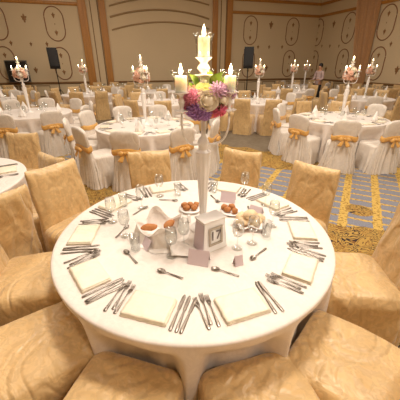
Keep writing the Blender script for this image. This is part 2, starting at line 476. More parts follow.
def goblet_mesh(h=.19, r=.036):
    pr = [(.001, .0), (.033, .001), (.034, .003), (.012, .006), (.0045, .015), (.004, h*.42), (.007, h*.45), (r*.7, h*.5), (r, h*.64), (r*1.02, h*.75), (r*.86, h), (r*.83, h), (r*.98, h*.75), (r*.96, h*.64), (r*.66, h*.51), (.002, h*.47)]
    return MB().lathe(pr, 24).mesh('goblet')
def tumbler_mesh():
    return MB().lathe([(.001, 0), (.026, .0), (.028, .004), (.033, .11), (.031, .11), (.026, .008), (.001, .007)], 24).mesh('tumbler')
FORK, KNIFE, SPOON, GOB, TUM = fork_mesh(), knife_mesh(), spoon_mesh(), goblet_mesh(), tumbler_mesh()
NAPS = [napkin_mesh(i) for i in range(3)]
for me, m in ((FORK, 'steel'), (KNIFE, 'steel'), (SPOON, 'steel'), (GOB, 'glass'), (TUM, 'glass')): me.materials.append(M[m])
for me in NAPS: me.materials.append(M['napkin'])
# a pleated napkin standing like a fan/cone, used on the tables further away
def cone_napkin():
    mb = MB(); n = 28; rings = []
    for z, r in ((.001, .075), (.05, .062), (.1, .045), (.15, .024), (.19, .006)):
        rings.append([(r*(1+.16*math.sin(7*2*PI*j/n)*(1-z/.2))*math.cos(2*PI*j/n)*1.1, r*(1+.16*math.sin(7*2*PI*j/n)*(1-z/.2))*math.sin(2*PI*j/n)*.7, z) for j in range(n)])
    return mb.loft(rings, True, True).mesh('standing_napkin')
CONE = cone_napkin(); CONE.materials.append(M['basket_cloth'])
TZ = .7535
def put(name, me, x, y, z, rz, label, cat, group=None, s=1):
    o = bpy.data.objects.new(name, me); COL.objects.link(o); o.location = (x, y, z); o.rotation_euler = (0, 0, rz)
    if s != 1: o.scale = (s, s, s)
    return tag(o, label, cat, group)

# ------------------------------------------------------------------ candelabrum
ARM_Z = dict(plate=1.55-.7535, cup=1.645-.7535)
def arm_pts(phi, r, z0=.60):
    p = []
    for i in range(13):
        t = i/12
        rr = r*(math.sin(t*PI/2)**.8)*(1+.10*math.sin(PI*t)); z = z0 - .03*math.sin(PI*t*1.0)+ (ARM_Z['plate']-z0)*t**1.6
        p.append((rr*math.cos(phi), rr*math.sin(phi), z))
    return p
def make_candelabrum(angles, r, low=False, z0=.60):
    n = 14 if low else 28
    t = rooted('candelabra')
    MB().lathe([(.085, .0), (.088, .008), (.08, .016), (.05, .024), (.03, .04), (.024, .06), (.034, .075), (.03, .09), (.022, .1)], n).build('base', M['white_metal'], t)
    mb = MB(); rings = []
    for z, rr in ((.095, .022), (.15, .023), (.25, .028), (.35, .034), (.45, .040), (.52, .044), (.545, .047), (.56, .03), (.58, .03), (.6, .036), (.62, .03), (.64, .014), (.75, .012), (.9, .012), (.94, .018)):
        nn = n*2; rings.append([(rr*(1+(.06*math.sin(8*2*PI*j/nn) if z < .56 else 0))*math.cos(2*PI*j/nn), rr*(1+(.06*math.sin(8*2*PI*j/nn) if z < .56 else 0))*math.sin(2*PI*j/nn), z) for j in range(nn)])
    mb.loft(rings, True, True).build('stem', M['white_metal'], t)
    top = 1.724-.7535
    mb = MB().lathe([(.012, top-.035), (.02, top-.03), (.014, top-.015), (.03, top-.006), (.05, top-.003), (.052, top+.002), (.02, top+.003), (.012, top+.008), (.022, top+.018), (.036, top+.032), (.028, top+.046), (.018, top+.056), (.024, top+.066), (.045, top+.083), (.045, top+.086), (.01, top+.086)], n)
    mb.build('top_holder', M['white_metal'], t)
    for a in angles:
        am = MB().tube(arm_pts(a, r, z0), .0065, 8).build('arm', M['white_metal'], t)
        c = (r*math.cos(a), r*math.sin(a), 0); P, Q = ARM_Z['plate'], ARM_Z['cup']
        MB().lathe([(.006, P-.012), (.012, P-.006), (.04, P-.002), (.042, P+.002), (.014, P+.003), (.009, P+.014), (.014, P+.03), (.019, P+.045), (.012, P+.06), (.009, P+.072), (.02, P+.084), (.048, Q-.004), (.05, Q-.001), (.01, Q)], n, c).build('candle_cup', M['white_metal'], am)
    return t
def make_candle(h, r=.021):
    t = rooted('candle')
    MB().lathe([(.003, 0), (r, .0), (r*1.0, h*.96), (r*.93, h), (r*.6, h-.003), (.002, h-.005)], 20).build('wax', M['wax'], t)
    MB().tube([(0, 0, h-.006), (.001, 0, h+.008)], .0012, 6).build('wick', M['ink'], t)
    MB().lathe([(.0008, h+.003), (.007, h+.010), (.0095, h+.02), (.0075, h+.034), (.0035, h+.047), (.0006, h+.056)], 12).build('flame', M['flame'], t)
    return t
HUR = MB().lathe([(.0325, .001), (.037, .004), (.040, .02), (.042, .06), (.047, .085), (.056, .105), (.0545, .105), (.0455, .085), (.0405, .06), (.0385, .02), (.0355, .006), (.0325, .003)], 28, cap0=False, cap1=False).mesh('glass_shade'); HUR.materials.append(M['glass'])
CANDLE_S = make_candle(.045); CANDLE = make_candle(.078, .031); CANDLE_T = make_candle(.09, .031)

# ------------------------------------------------------------------ flowers
def rose(mb, r, seed):
    rnd = random.Random(seed)
    mb.lathe([(r*.05, -.5*r), (r*.5, -.3*r), (r*.6, .1*r), (r*.45, .45*r), (r*.15, .55*r)], 14)
    for ring, (cnt, rad, tilt, w) in enumerate(((5, .34, .5, .5), (6, .58, .3, .6), (7, .78, .05, .66))):
        for k in range(cnt):
            a = 2*PI*k/cnt+ring*.5+rnd.random()*.2; rings = []
            for i in range(5):
                t = i/4; row = []
                for j in range(5):
                    s_ = (j/4-.5)*2; ang = a+s_*w*(.9 if t > .2 else .5)
                    rr = r*(rad*(.75+.35*t)+.14*t*t*(1.6-tilt)); zz = r*(-.4+t*(1.0-ring*.22)-abs(s_)**2*.18*t)
                    row.append((rr*math.cos(ang), rr*math.sin(ang), zz))
                rings.append(row)
            mb.loft(rings, closed=False)
def pompon(mb, r, seed, n=60):
    rnd = random.Random(seed)
    mb.lathe([(r*.05, -.62*r), (r*.6, -.3*r), (r*.66, .1*r), (r*.4, .5*r), (r*.05, .64*r)], 12)
    for k in range(n):
        z = 1-1.5*(k+.5)/n; a = k*2.39996; q = math.sqrt(max(0, 1-z*z))
        d = Vector((q*math.cos(a), q*math.sin(a), z)); t1 = d.cross(Vector((.3, .2, .9))).normalized(); t2 = d.cross(t1)
        w = r*.17; c0 = d*(r*.55); c1 = d*(r*(.98+.12*rnd.random()))
        pts = [c0-t1*w*.6, c0+t2*w*.3, c0+t1*w*.6, c0-t2*w*.3, c1-t1*w*.9, c1+t2*w*.5, c1+t1*w*.9, c1-t2*w*.5]
        mb.add([tuple(p) for p in pts], [(0, 1, 5, 4), (1, 2, 6, 5), (2, 3, 7, 6), (3, 0, 4, 7), (4, 5, 6, 7)])
def daisy(mb, r, seed):
    for k in range(12):
        a = 2*PI*k/12; rows = []
        for t, w in ((.25, .06), (.6, .17), (.9, .2), (1.05, .1)):
            c = Vector((math.cos(a), math.sin(a), 0))*r*t; s_ = Vector((-math.sin(a), math.cos(a), 0))*r*w
            z = r*(.25*t-.02); rows.append([tuple(c-s_+Vector((0, 0, z))), tuple(c+Vector((0, 0, z+.05*r))), tuple(c+s_+Vector((0, 0, z)))])
        mb.loft(rows, closed=False)
    mb.lathe([(r*.05, -.4*r), (r*.3, 0), (r*.4, .12*r), (r*.3, .28*r), (r*.05, .34*r)], 12)
def leaf(mb, L):
    rows = []
    for i in range(8):
        t = i/7; w = L*.26*math.sin(PI*min(1, t*.96+.04))**.8; z = L*.25*math.sin(t*2.2)
        rows.append([(-w, t*L, z+w*.25), (0, t*L, z), (w, t*L, z+w*.25)])
    mb.loft(rows, closed=False)
    rows2 = [[(p[0], p[1], p[2]-.0008) for p in r] for r in rows]; mb.loft(rows2, closed=False)
def oriented(me_mb, d, pos):
    q = Vector((0, 0, 1)).rotation_difference(Vector(d).normalized())
    me_mb.v = [tuple(q @ Vector(p)+Vector(pos)) for p in me_mb.v]; return me_mb
def flower_ball(name, blooms, Rb, extra, seed, lowpoly=False):
    t = rooted(name); rnd = random.Random(seed)
    MB().lathe([(.03, -Rb*.62), (Rb*.55, -Rb*.4), (Rb*.68, 0), (Rb*.5, Rb*.42), (.03, Rb*.6)], 16).build('foliage_core', M['dkgreen'], t)
    for kind, col, d, r in blooms:
        mb = MB(); dv = Vector(d).normalized()
        (rose if kind == 'rose' else pompon if kind == 'pom' else daisy)(mb, r, rnd.randrange(999))
        oriented(mb, dv, (dv.x*Rb*.78, dv.y*Rb*.78, dv.z*Rb*.70))
        o = mb.build(dict(rose='rose', pom='pompon_bloom', daisy='button_daisy')[kind], M['f_'+col], t, True, 60)
    for d, L, mt in extra:
        mb = MB(); leaf(mb, L); dv = Vector(d).normalized()
        q = Vector((0, 1, 0)).rotation_difference(dv); mb.v = [tuple(q @ Vector(p)+dv*Rb*.55) for p in mb.v]
        mb.build('leaf', M[mt], t)
    return t

# ------------------------------------------------------------------ room
def rmesh(mb, name, mat, parent=None, smooth=False):
    o = mb.build(name, mat, parent, smooth, 40)
    if parent is None: o.rotation_euler = (0, 0, RA); o['kind'] = 'structure'
    return o
S0, T0, HC = -9.5, -4.5, 5.8
fl = MB(); fl.add([(*room(s, t), -z) for z in (0, .1) for s, t in ((S0, T0), (SR, T0), (SR, DB), (S0, DB))], [(0, 1, 2, 3), (7, 6, 5, 4), (0, 4, 5, 1), (1, 5, 6, 2), (2, 6, 7, 3), (3, 7, 4, 0)])
o = fl.build('floor', M['carpet'], smooth=False); o['kind'] = 'structure'
rmesh(MB().box(((S0+SR)/2, (T0+DB)/2, HC+.05), ((SR-S0)/2+.2, (DB-T0)/2+.2, .05)), 'ceiling', M['ceil'])
wb = rmesh(MB().box(((S0+SR)/2, DB+.1, HC/2), ((SR-S0)/2+.2, .1, HC/2)), 'wall_back', M['wall'])
wr = rmesh(MB().box((SR+.1, (T0+DB)/2, HC/2), (.1, (DB-T0)/2, HC/2)), 'wall_right', M['wall'])
rmesh(MB().box((S0-.1, (T0+DB)/2, HC/2), (.1, (DB-T0)/2, HC/2)), 'wall_left', M['wall'])
rmesh(MB().box(((S0+SR)/2, T0-.1, HC/2), ((SR-S0)/2+.2, .1, HC/2)), 'wall_front', M['wall'])

# mouldings: everything laid out on the wall surface in (run along wall, height)
def on_back(s, z, out=0.0): return (s, DB-out, z)
def on_right(t, z, out=0.0): return (SR-out, t, z)
def rail_on(on, a, b, z, h, out, name, mat, par):
    mb = MB(); P = [on(a, z-h/2, 0), on(a, z-h/2, out*.6), on(a, z-h*.1, out), on(a, z+h*.25, out), on(a, z+h/2, out*.5), on(a, z+h/2, 0)]
    Q = [on(b, z-h/2, 0), on(b, z-h/2, out*.6), on(b, z-h*.1, out), on(b, z+h*.25, out), on(b, z+h/2, out*.5), on(b, z+h/2, 0)]
    mb.loft([P, Q], True, True); return mb.build(name, mat, par, False)
zr = hit_back(260, 79.5)[1]; z1 = hit_back(270, 14)[1]; z2 = hit_back(290, 2.5)[1]
sL = [hit_back(px, 45)[0] for px in (80, 91, 98)]       # left pilaster pair
pil = [(hit_back(87.5, 45)[0], .36), (hit_back(106.5, 45)[0], .30), (hit_back(214.5, 40)[0], .28), (hit_back(228.5, 40)[0], .30)]
print('rail', zr, 'lines', z1, z2, 'pil', pil, 'SR', SR)
rail_on(on_back, S0, pil[0][0], zr, .10, .05, 'chair_rail', M['rail'], wb)
rail_on(on_back, pil[3][0], SR, zr, .10, .05, 'chair_rail', M['rail'], wb)
rail_on(on_back, pil[1][0], pil[2][0], zr+.0, .08, .05, 'chair_rail', M['rail'], wb)
rail_on(on_right, T0, DB, zr, .10, .05, 'chair_rail', M['rail'], wr)
for on, a, b, par in ((on_back, S0, pil[0][0], wb), (on_back, pil[3][0], SR, wb), (on_right, T0, DB, wr)):
    rail_on(on, a, b, z1, .13, .07, 'picture_rail', M['gold_wood'], par)
    rail_on(on, a, b, z2, .13, .09, 'cornice_rail', M['gold_wood'], par)
    rail_on(on, a, b, .1, .2, .03, 'skirting', M['gold_wood'], par)
for s, w in pil:
    mb = MB().box((s, DB-.06, HC/2), (w/2, .06, HC/2), 0, .02)
    for k in (-1, 0, 1): mb.box((s+k*w*.27, DB-.125, HC/2), (w*.07, .012, HC/2))
    mb.build('pilaster', M['gold_wood'], wb, False)
# thin beads of the cream field between each pair of pilasters
for a, b in ((pil[0][0], pil[1][0]), (pil[2][0], pil[3][0])):
    for f in (.42, .78): MB().box((a+(b-a)*f, DB-.012, HC/2), (.02, .012, HC/2)).build('bead', M['rail'], wb, False)
# arches over the recessed field in the middle
def curve_on(on, pts, rad, name, mat, par): return MB().tube([on(a, z, rad*.5) for a, z in pts], rad, 8).build(name, mat, par)
for tri, rad in ((((109, 6), (152, -2), (209, 5)), .035), (((110, 17), (150, 10), (209, 19)), .04), (((112, 30), (152, 22.5), (209, 29)), .035)):
    p = [hit_back(*q) for q in tri]; pts = []
    (xa, ya), (xb, yb), (xc, yc) = p
    for i in range(41):
        x = xa+(xc-xa)*i/40
        y = ya*(x-xb)*(x-xc)/((xa-xb)*(xa-xc))+yb*(x-xa)*(x-xc)/((xb-xa)*(xb-xc))+yc*(x-xa)*(x-xb)/((xc-xa)*(xc-xb))
        pts.append((x, y))
    curve_on(on_back, pts, rad, 'arch_moulding', M['arch'], wb)
# stadium-shaped frames and small ornaments
zt = (hit_back(56, 41)[1], hit_back(56, 6.5)[1]); zl = (hit_back(250, 77)[1], hit_back(250, 50)[1])
ow = .44
print('ovals', zt, zl)
def ornament(on, s, z, k, par):
    k *= .85
    """little moulded sprig: petals round a boss"""
    mb = MB()
    for i, (ang, L) in enumerate(((90, 1), (30, .8), (150, .8), (-90, 1.1), (-40, .6), (220, .6))):
        c, s_ = math.cos(R(ang)), math.sin(R(ang)); rows = []
        for t, w in ((0, .1), (.4, .26), (.75, .2), (1, .03)):
            rows.append([on(s+k*(L*t*c-w*s_*q), z+k*(L*t*s_+w*c*q), .012+.02*(1-abs(q))*(1-t)) for q in (-1, 0, 1)])
        mb.loft(rows, closed=False)
    return mb.build('ornament', M['gilt'], par)
def oval(on, s, zz, w, par):
    a = w/2; pts = []; zc0, zc1 = zz[0]+a*1.1, zz[1]-a*1.1
    for i in range(17): t = PI*i/16; pts.append((s+a*math.cos(t), zc1+a*1.1*math.sin(t)))
    for i in range(17): t = PI+PI*i/16; pts.append((s+a*math.cos(t), zc0+a*1.1*math.sin(t)))
    pts.append(pts[0])
    o = curve_on(on, pts, .022, 'oval_moulding', M['mould'], par)
    ornament(on, s, zz[1]-.34, .13, par); ornament(on, s, zz[0]+.34, .13, par); ornament(on, s, (zz[0]+zz[1])/2, .04, par)
cols_b = [(-2, 30), (56, 30), (250.5, 30), (292.5, 30)]
ps = [hit_back(px, 30)[0] for px, _ in cols_b]
print('oval s', ps)
for s in ps: oval(on_back, s, zt, .80, wb); oval(on_back, s, zl, .74, wb)
pr_ = [hit_right(px, 30)[0] for px in (318.5, 348.5, 385)]
print('oval t', pr_)
for t in pr_: oval(on_right, t, zt, .86, wr); oval(on_right, t, zl, .8, wr)
for px, py, k in ((24, 18, .2), (11, 43, .12), (31, 44, .1), (47, 44, .12), (36, 70, .16), (271, 25, .22), (258, 47, .12), (269, 47, .12), (282, 47, .12), (266, 68, .2)):
    ornament(on_back, *hit_back(px, py), k, wb)
for px, py, k in ((334, 24, .2), (322, 46, .1), (330, 46, .12), (339, 46, .1), (391, 44, .12), (397, 70, .2), (326, 69, .16)):
    ornament(on_right, *hit_right(px, py), k, wr)
# wainscot frames under the rail
def frame_on(on, a, b, za, zb, par):
    mb = MB()
    for (p, q) in (((a, za), (b, za)), ((b, za), (b, zb)), ((b, zb), (a, zb)), ((a, zb), (a, za))):
        mb.tube([on(*p, .01), on(*q, .01)], .018, 6)
    mb.build('panel_moulding', M['rail'], par)
for i in range(9):
    a = S0+.3+i*.72
    if a+.6 < pil[0][0]: frame_on(on_back, a, a+.6, .3, zr-.12, wb)
for i in range(14):
    a = pil[3][0]+.3+i*1.0
    if a+.9 < SR: frame_on(on_back, a, a+.85, .3, zr-.12, wb)
for i in range(14): frame_on(on_right, DB-.9-i*1.1, DB-.05-i*1.1, .3, zr-.12, wr)

# gathered tan drape over the right-wall column
tA, _ = hit_right(352, 78, SR-.25); tB, _ = hit_right(362, 78, SR-.25)
tC, _ = hit_right(358, 2, SR-.25); tD, _ = hit_right(378.5, 2, SR-.25)
print('drape', tA, tB, tC, tD)
dr = MB(); rings = []
for k in range(25):
    z = .01+(HC-.02)*k/24; f = max(0, min(1, (z-1.0)/3.4)); a = tA+(tC-tA)*f; b = tB+(tD-tB)*f; ring = []
    for j in range(61):
        q = j/60; ring.append((SR-.2-.07*math.cos(q*2*PI*7)-.04*math.sin(q*19+.4*z), a+(b-a)*q, z))
    for j in range(60, -1, -1):
        q = j/60; ring.append((SR-.08, a+(b-a)*q, z))
    rings.append(ring)
dr.loft(rings, True, True)
o = dr.build('curtain', M['drape']); o.rotation_euler = (0, 0, RA)
tag(o, 'tall tan gathered drape running up the right wall between oval mouldings', 'curtain')

# ------------------------------------------------------------------ main table
MC = (-.04, 1.66)
MAIN = [  # angle, radial distance of the chair, extra turn, proto, label
    (-18, 1.05, 2, 0, 'gold satin covered chair at the bottom edge, left of the centre cloth fold'),
    (18, 1.05, -3, 1, 'gold satin covered chair at the bottom edge, right of the centre cloth fold'),
    (45.5, 1.09, 4, 2, 'large gold satin covered chair seat in the bottom right corner'),
    (83, 1.10, 4, 0, 'gold covered chair at the right edge, its back rising out of frame'),
    (122, 1.03, 13, 1, 'gold covered chair back beyond the upper right table edge, on patterned carpet'),
    (162, 1.04, -14, 2, 'gold covered chair back right of the tall candelabra stem, centre seam showing'),
    (-156, 1.02, -8, 0, 'gold covered chair back beyond the far table edge, left of the candelabra stem'),
    (-116, 1.06, -7, 1, 'turned gold damask covered chair beyond the upper left table edge'),
    (-83, 1.12, 4, 2, 'gold covered chair at the left edge beside the left-hand place setting'),
    (-50, 1.06, -3, 0, 'large gold satin covered chair seat in the bottom left corner'),
]
for a, r, tw, pi_, lab in MAIN:
    A = R(a); place(GOLD[pi_], (MC[0]+r*math.sin(A), MC[1]-r*math.cos(A), 0), A+R(tw), lab, 'chair', 'gold chairs round the front table').scale = (1.07, 1.07, 1.05) if a == -116 else (1, 1, 1)
place(TABLE, (*MC, 0), 0, 'large round banquet table in the foreground under the ivory cloth', 'table')
o = link('tablecloth', cloth_mesh([R(m[0]) for m in MAIN], 2, 720, .125), M['table_cloth']); o.location = (*MC, 0)
tag(o, 'ivory floor-length cloth draped over the big foreground table', 'tablecloth')

SETS = [(-15.5, 'near place left of centre'), (18.7, 'near place right of centre'), (55, 'lower right place'), (87, 'right-hand place'), (121, 'upper right place'),
        (157, 'far place right of candelabra'), (-156, 'far place left of candelabra'), (-119, 'upper left place'), (-83, 'left-hand place'), (-49, 'lower left place')]
def local(C, a, lx, r):   # lx to the diner's right, r from the table centre
    A = R(a); return (C[0]+r*math.sin(A)+lx*math.cos(A), C[1]-r*math.cos(A)+lx*math.sin(A))
rnd = random.Random(11)
for i, (a, nm) in enumerate(SETS):
    tw = R(rnd.uniform(-5, 5))
    put('napkin', NAPS[i % 3], *local(MC, a, 0, .735), TZ, R(a)+tw, 'folded cream napkin on the cloth at the '+nm, 'napkin', 'folded napkins on the front table')
    for k, w in enumerate(('outer', 'middle', 'inner')):
        put('fork', FORK, *local(MC, a, -.192+.0265*k, .715-.02*(k == 1)), TZ, R(a)+R(rnd.uniform(-5, 4)), '%s steel fork left of the napkin at the %s' % (w, nm), 'fork', 'forks on the front table', .93)
    for k, w in enumerate(('inner', 'middle', 'outer')):
        if i == 1 and k == 2: continue
        put('knife', KNIFE, *local(MC, a, .135+.027*k, .72), TZ, R(a)+R(rnd.uniform(-4, 5)), '%s steel knife right of the napkin at the %s' % (w if i != 1 else ('left', 'right')[k], nm), 'knife', 'knives on the front table', .92)
    put('dessert_spoon', SPOON, *local(MC, a, rnd.uniform(-.02, .04), .49), TZ, R(a)+R(70+rnd.uniform(-25, 25)) if i not in (0, 2) else R(a)+R(80), 'small steel dessert spoon above the napkin at the '+nm, 'spoon', 'dessert spoons on the front table')

# candelabrum, candles, glass shades, flowers
AR = [R(218), R(338), R(85)]; AX = .02
CX, CY = .008, 1.66
CB = make_candelabrum(AR, .15)
place(CB, (CX+.012, CY, TZ), 0, 'tall white three-armed candelabra standing on the front table', 'candelabra', 'candelabras on the tables')
for a, w in zip(AR, ('left', 'right', 'back')):
    p = (CX+.012+.15*math.cos(a), CY+.15*math.sin(a), TZ+ARM_Z['cup']+.001)
    place(CANDLE, p, 0, 'lit ivory candle on the %s arm of the front candelabra' % w, 'candle', 'candles on the front candelabra')
    put('glass_shade', HUR, p[0], p[1], p[2]+.0005, 0, 'clear glass shade round the %s candle of the front candelabra' % w, 'glass shade', 'glass shades on the front candelabra')
ptop = (CX+.012, CY, TZ+1.724-.7535+.088)
place(CANDLE_T, ptop, 0, 'lit ivory candle on the raised top holder of the front candelabra', 'candle', 'candles on the front candelabra')
put('glass_shade', HUR, ptop[0], ptop[1], ptop[2]+.0005, 0, 'clear glass shade round the topmost candle of the front candelabra', 'glass shade', 'glass shades on the front candelabra')
B = [('rose', 'cream', (.0, -1.2, .05), .05), ('pom', 'purple', (-.62, -1, -.62), .052), ('pom', 'purple', (-.2, -1, -.75), .04), ('pom', 'pink', (-.75, -1, .25), .042), ('pom', 'lilac', (.45, -.9, .6), .045),
     ('daisy', 'lemon', (-.12, -.9, .78), .026), ('daisy', 'lemon', (-.55, -1.0, -.12), .024), ('daisy', 'lemon', (-.45, -.8, .85), .022), ('rose', 'cream', (.72, -.9, .05), .036), ('pom', 'magenta', (.7, -1, -.6), .036),
     ('pom', 'magenta', (.35, -1, -.85), .024), ('rose', 'orange', (.2, -1, -.95), .03), ('pom', 'pink', (-1, -.3, -.1), .04), ('pom', 'magenta', (-1, -.2, -.6), .034), ('rose', 'peach', (-1, .3, .3), .04), ('pom', 'lilac', (1, .1, .3), .04),
     ('rose', 'cream', (.9, .5, -.3), .04), ('pom', 'purple', (.2, 1, .1), .05), ('rose', 'peach', (-.4, 1, .4), .045), ('pom', 'pink', (.6, .9, .7), .04), ('rose', 'cream', (0, .2, 1), .035), ('pom', 'pink', (-.5, .7, -.7), .04), ('rose', 'peach', (.5, .6, -.8), .04), ('rose', 'peach', (1, -.35, -.35), .034),
     ('pom', 'lilac', (.9, -.7, .55), .036), ('daisy', 'lemon', (.18, -1, .55), .022), ('daisy', 'lemon', (.4, -1, .2), .018), ('rose', 'cream', (-.35, -1, .35), .03), ('pom', 'pink', (-.95, -.7, .05), .034), ('daisy', 'lemon', (-.2, -1, -.3), .018), ('rose', 'orange', (.5, -1, -1.0), .026), ('rose', 'peach', (-.9, -.7, .6), .03), ('pom', 'purple', (-.95, -.6, -.75), .034)]
LV = [((.55, -.3, 1.0), .085, 'green'), ((.35, -.5, 1.1), .08, 'green'), ((.75, -.2, .8), .075, 'green'), ((-.75, -.2, .95), .08, 'green'), ((-.95, -.4, .7), .06, 'green'), ((.3, -1, -.3), .07, 'dkgreen'), ((-.1, -1, -.3), .06, 'dkgreen'), ((.55, -1, -.25), .06, 'dkgreen'), ((.1, .6, 1), .08, 'green'), ((1, .3, .0), .07, 'dkgreen'), ((-.9, -.5, -.9), .06, 'green')]
FB = flower_ball('flower_arrangement', B, .145, LV, 3)
o = place(FB, (CX+.035, CY-.005, 1.60), 0, 'round bouquet of pink, purple, cream and lemon flowers on the front candelabra', 'flowers')
o.scale = (1.08, 1.0, 1.0)

# number stand: white box with the framed number, lilac side
def box_between(c, h, rot, mat, name, par, bev=.003): return MB().box(c, h, rot, bev).build(name, mat, par, True, 30)
NS = empty('table_number_stand', (.062, 1.452, TZ), R(34))
tag(NS, 'white box stand with framed table number 17 in front of the candelabra', 'table number')
def tap(hw, hd, H, k):
    mb = MB(); mb.loft([[(sx*hw*q, sy*hd*q, z) for sx, sy in ((-1, -1), (1, -1), (1, 1), (-1, 1))] for z, q in ((.001, 1), (H, k))], True, True); return mb
tap(.088, .058, .20, .82).build('body', M['white_card'], NS, False)
MB().box((0, 0, .205), (.08, .052, .006), 0, .002).build('lid', M['white_metal'], NS)
# face frame leaning with the tapered body (front is local -Y)
ff = empty('frame_pivot'); bpy.data.objects.remove(ff)
mb = MB()
def lean(x, z, out=0): return (x, -.058*(1-.18*z/.2)-.002-out, z)
for x0, x1, za, zb in ((-.05, .05, .15, .163), (-.05, .05, .045, .058), (-.05, -.038, .058, .15), (.038, .05, .058, .15)):
    q = [lean(x0, za), lean(x1, za), lean(x1, zb), lean(x0, zb)]; w = [lean(x0, za, .006), lean(x1, za, .006), lean(x1, zb, .006), lean(x0, zb, .006)]
    mb.loft([q, w], True, True)
mb.build('number_frame', M['silver'], NS, False)
cu = bpy.data.curves.new('n', 'FONT'); cu.body = '17'; cu.size = .085; cu.extrude = .0012; cu.align_x = 'CENTER'; cu.align_y = 'CENTER'
to = bpy.data.objects.new('n', cu); COL.objects.link(to); bpy.context.view_layer.update()
me = bpy.data.meshes.new_from_object(to.evaluated_get(bpy.context.evaluated_depsgraph_get())); bpy.data.objects.remove(to)
tx = link('number', me, M['ink'], NS); tx.location = lean(0, .104, .002); tx.rotation_euler = (R(90-2.2), 0, 0)
mb = MB(); hw = .055
mb.add([(-.0885, -.05, .004), (-.0885, .05, .004), (-.0745, .042, .19), (-.0745, -.042, .19), (-.090, -.05, .004), (-.090, .05, .004), (-.076, .042, .19), (-.076, -.042, .19)], [(0, 1, 2, 3), (7, 6, 5, 4), (0, 4, 5, 1), (1, 5, 6, 2), (2, 6, 7, 3), (3, 7, 4, 0)])
mb.build('lilac_panel', M['card'], NS, False)

def tent(w, h, spread, t=.0012):
    mb = MB()
    for s_ in (-1, 1):
        a = [(-w/2, s_*spread, .0005), (w/2, s_*spread, .0005), (w/2, 0, h), (-w/2, 0, h)]; b = [(x, y-s_*t, z-t*.2 if z > .01 else z) for x, y, z in a]
        mb.loft([a, b], True, True)
    return mb.mesh('menu_card', False)
TENTS = [tent(.12, .085, .035), tent(.10, .06, .035), tent(.05, .06, .02)]
for me in TENTS: me.materials.append(M['card'])
for px, py, k, rz, lab in ((199, 262, 0, -14, 'lilac folded card lying in front of the table number stand'), (148, 246, 1, -52, 'lilac folded card among glasses left of the linen bread basket'),
                           (228, 201, 0, -14, 'lilac folded card standing right of the candelabra stem'), (256, 213, 1, -35, 'lilac folded card standing behind the pale bread rolls'),
                           (238, 264, 2, 20, 'small lilac folded card right of the table number stand')):
    x, y = hit_z(px, py, TZ); put('menu_card', TENTS[k], x, y, TZ, R(rz), lab, 'card', 'lilac cards on the front table')

# glasses
GL = [(113, 222, 0, 'leftmost wine glass, near the left-hand place'), (126, 236, 0, 'wine glass right of the leftmost glass'), (136, 250, 1, 'water tumbler at the left, nearest the lower left spoon'), (172, 256, 0, 'wine glass left of the lilac card in front'),
      (184, 246, 0, 'wine glass touching the left side of the number stand'), (142, 208, 0, 'wine glass behind the linen basket at left'), (124, 206, 1, 'water tumbler near the upper left spoon'), (160, 196, 0, 'wine glass on the far side left of the stem'),
      (178, 195, 1, 'water tumbler just left of the candelabra stem at the back'), (237, 248, 0, 'wine glass right of the framed number'), (252, 243, 0, 'wine glass in front of the pale rolls'), (266, 236, 1, 'water tumbler right of the pale rolls'),
      (272, 226, 0, 'rightmost wine glass on the front table'), (265, 205, 0, 'wine glass behind the right lilac card'), (244, 193, 0, 'wine glass at the far right of the stem'), (214, 192, 1, 'water tumbler just right of the candelabra stem at the back')]
for px, py, k, lab in GL:
    x, y = hit_z(px, py, TZ)
    put('water_glass' if k else 'wine_glass', TUM if k else GOB, x, y, TZ, 0, 'clear '+lab, 'glass', 'glasses on the front table')

# bread: plate, rolls and linen basket
def blob(mb, c, r, seed, sq=(1, 1, 1)):
    rings = []; n = 14
    for i in range(9):
        t = PI*(i+.15)/8.3; rings.append([])
        for j in range(n):
            a = 2*PI*j/n; d = Vector((math.sin(t)*math.cos(a), math.sin(t)*math.sin(a), -math.cos(t)))
            k = r*(1+.22*noise.noise(d*1.8+Vector((seed, 0, 0))))
            rings[-1].append((c[0]+d.x*k*sq[0], c[1]+d.y*k*sq[1], c[2]+d.z*k*sq[2]))
    return mb.loft(rings, True, True)
PLATE = MB().lathe([(.001, .001), (.05, .001), (.06, .006), (.088, .014), (.089, .016), (.058, .009), (.001, .005)], 36).mesh('plate'); PLATE.materials.append(M['white_metal'])
BUN = blob(MB(), (0, 0, 0), .026, 3, (1.2, .9, .8)).mesh('b'); BUN.materials.append(M['bread'])
ROLL = blob(MB(), (0, 0, 0), .042, 8, (1.25, .95, .8)).mesh('r'); ROLL.materials.append(M['roll'])
x, y = hit_z(190, 211, TZ)
x, y = -.075, 1.93
put('plate', PLATE, x, y, TZ, 0, 'small white plate of brown rolls left of the candelabra stem', 'plate', 'bread plates')
for k, (dx, dy) in enumerate(((-.03, -.02), (.03, -.015), (0, .03), (-.045, .025), (.045, .03))):
    put('bread_roll', BUN, x+dx, y+dy, TZ+.028+.001*k, k*1.1, 'small crusty brown roll piled on the plate left of the stem', 'bread', 'brown rolls on the left plate')
x, y = hit_z(236, 214, TZ)
put('plate', PLATE, x-.03, y+.03, TZ, 0, 'small white plate of brown rolls right of the candelabra stem', 'plate', 'bread plates')
for k, (dx, dy) in enumerate(((-.035, -.01), (.02, -.03), (.005, .035), (-.055, .03))):
    put('bread_roll', BUN, x-.03+dx, y+.03+dy, TZ+.028+.001*k, k*1.3, 'small crusty brown roll piled on the plate right of the stem', 'bread', 'brown rolls on the right plate')
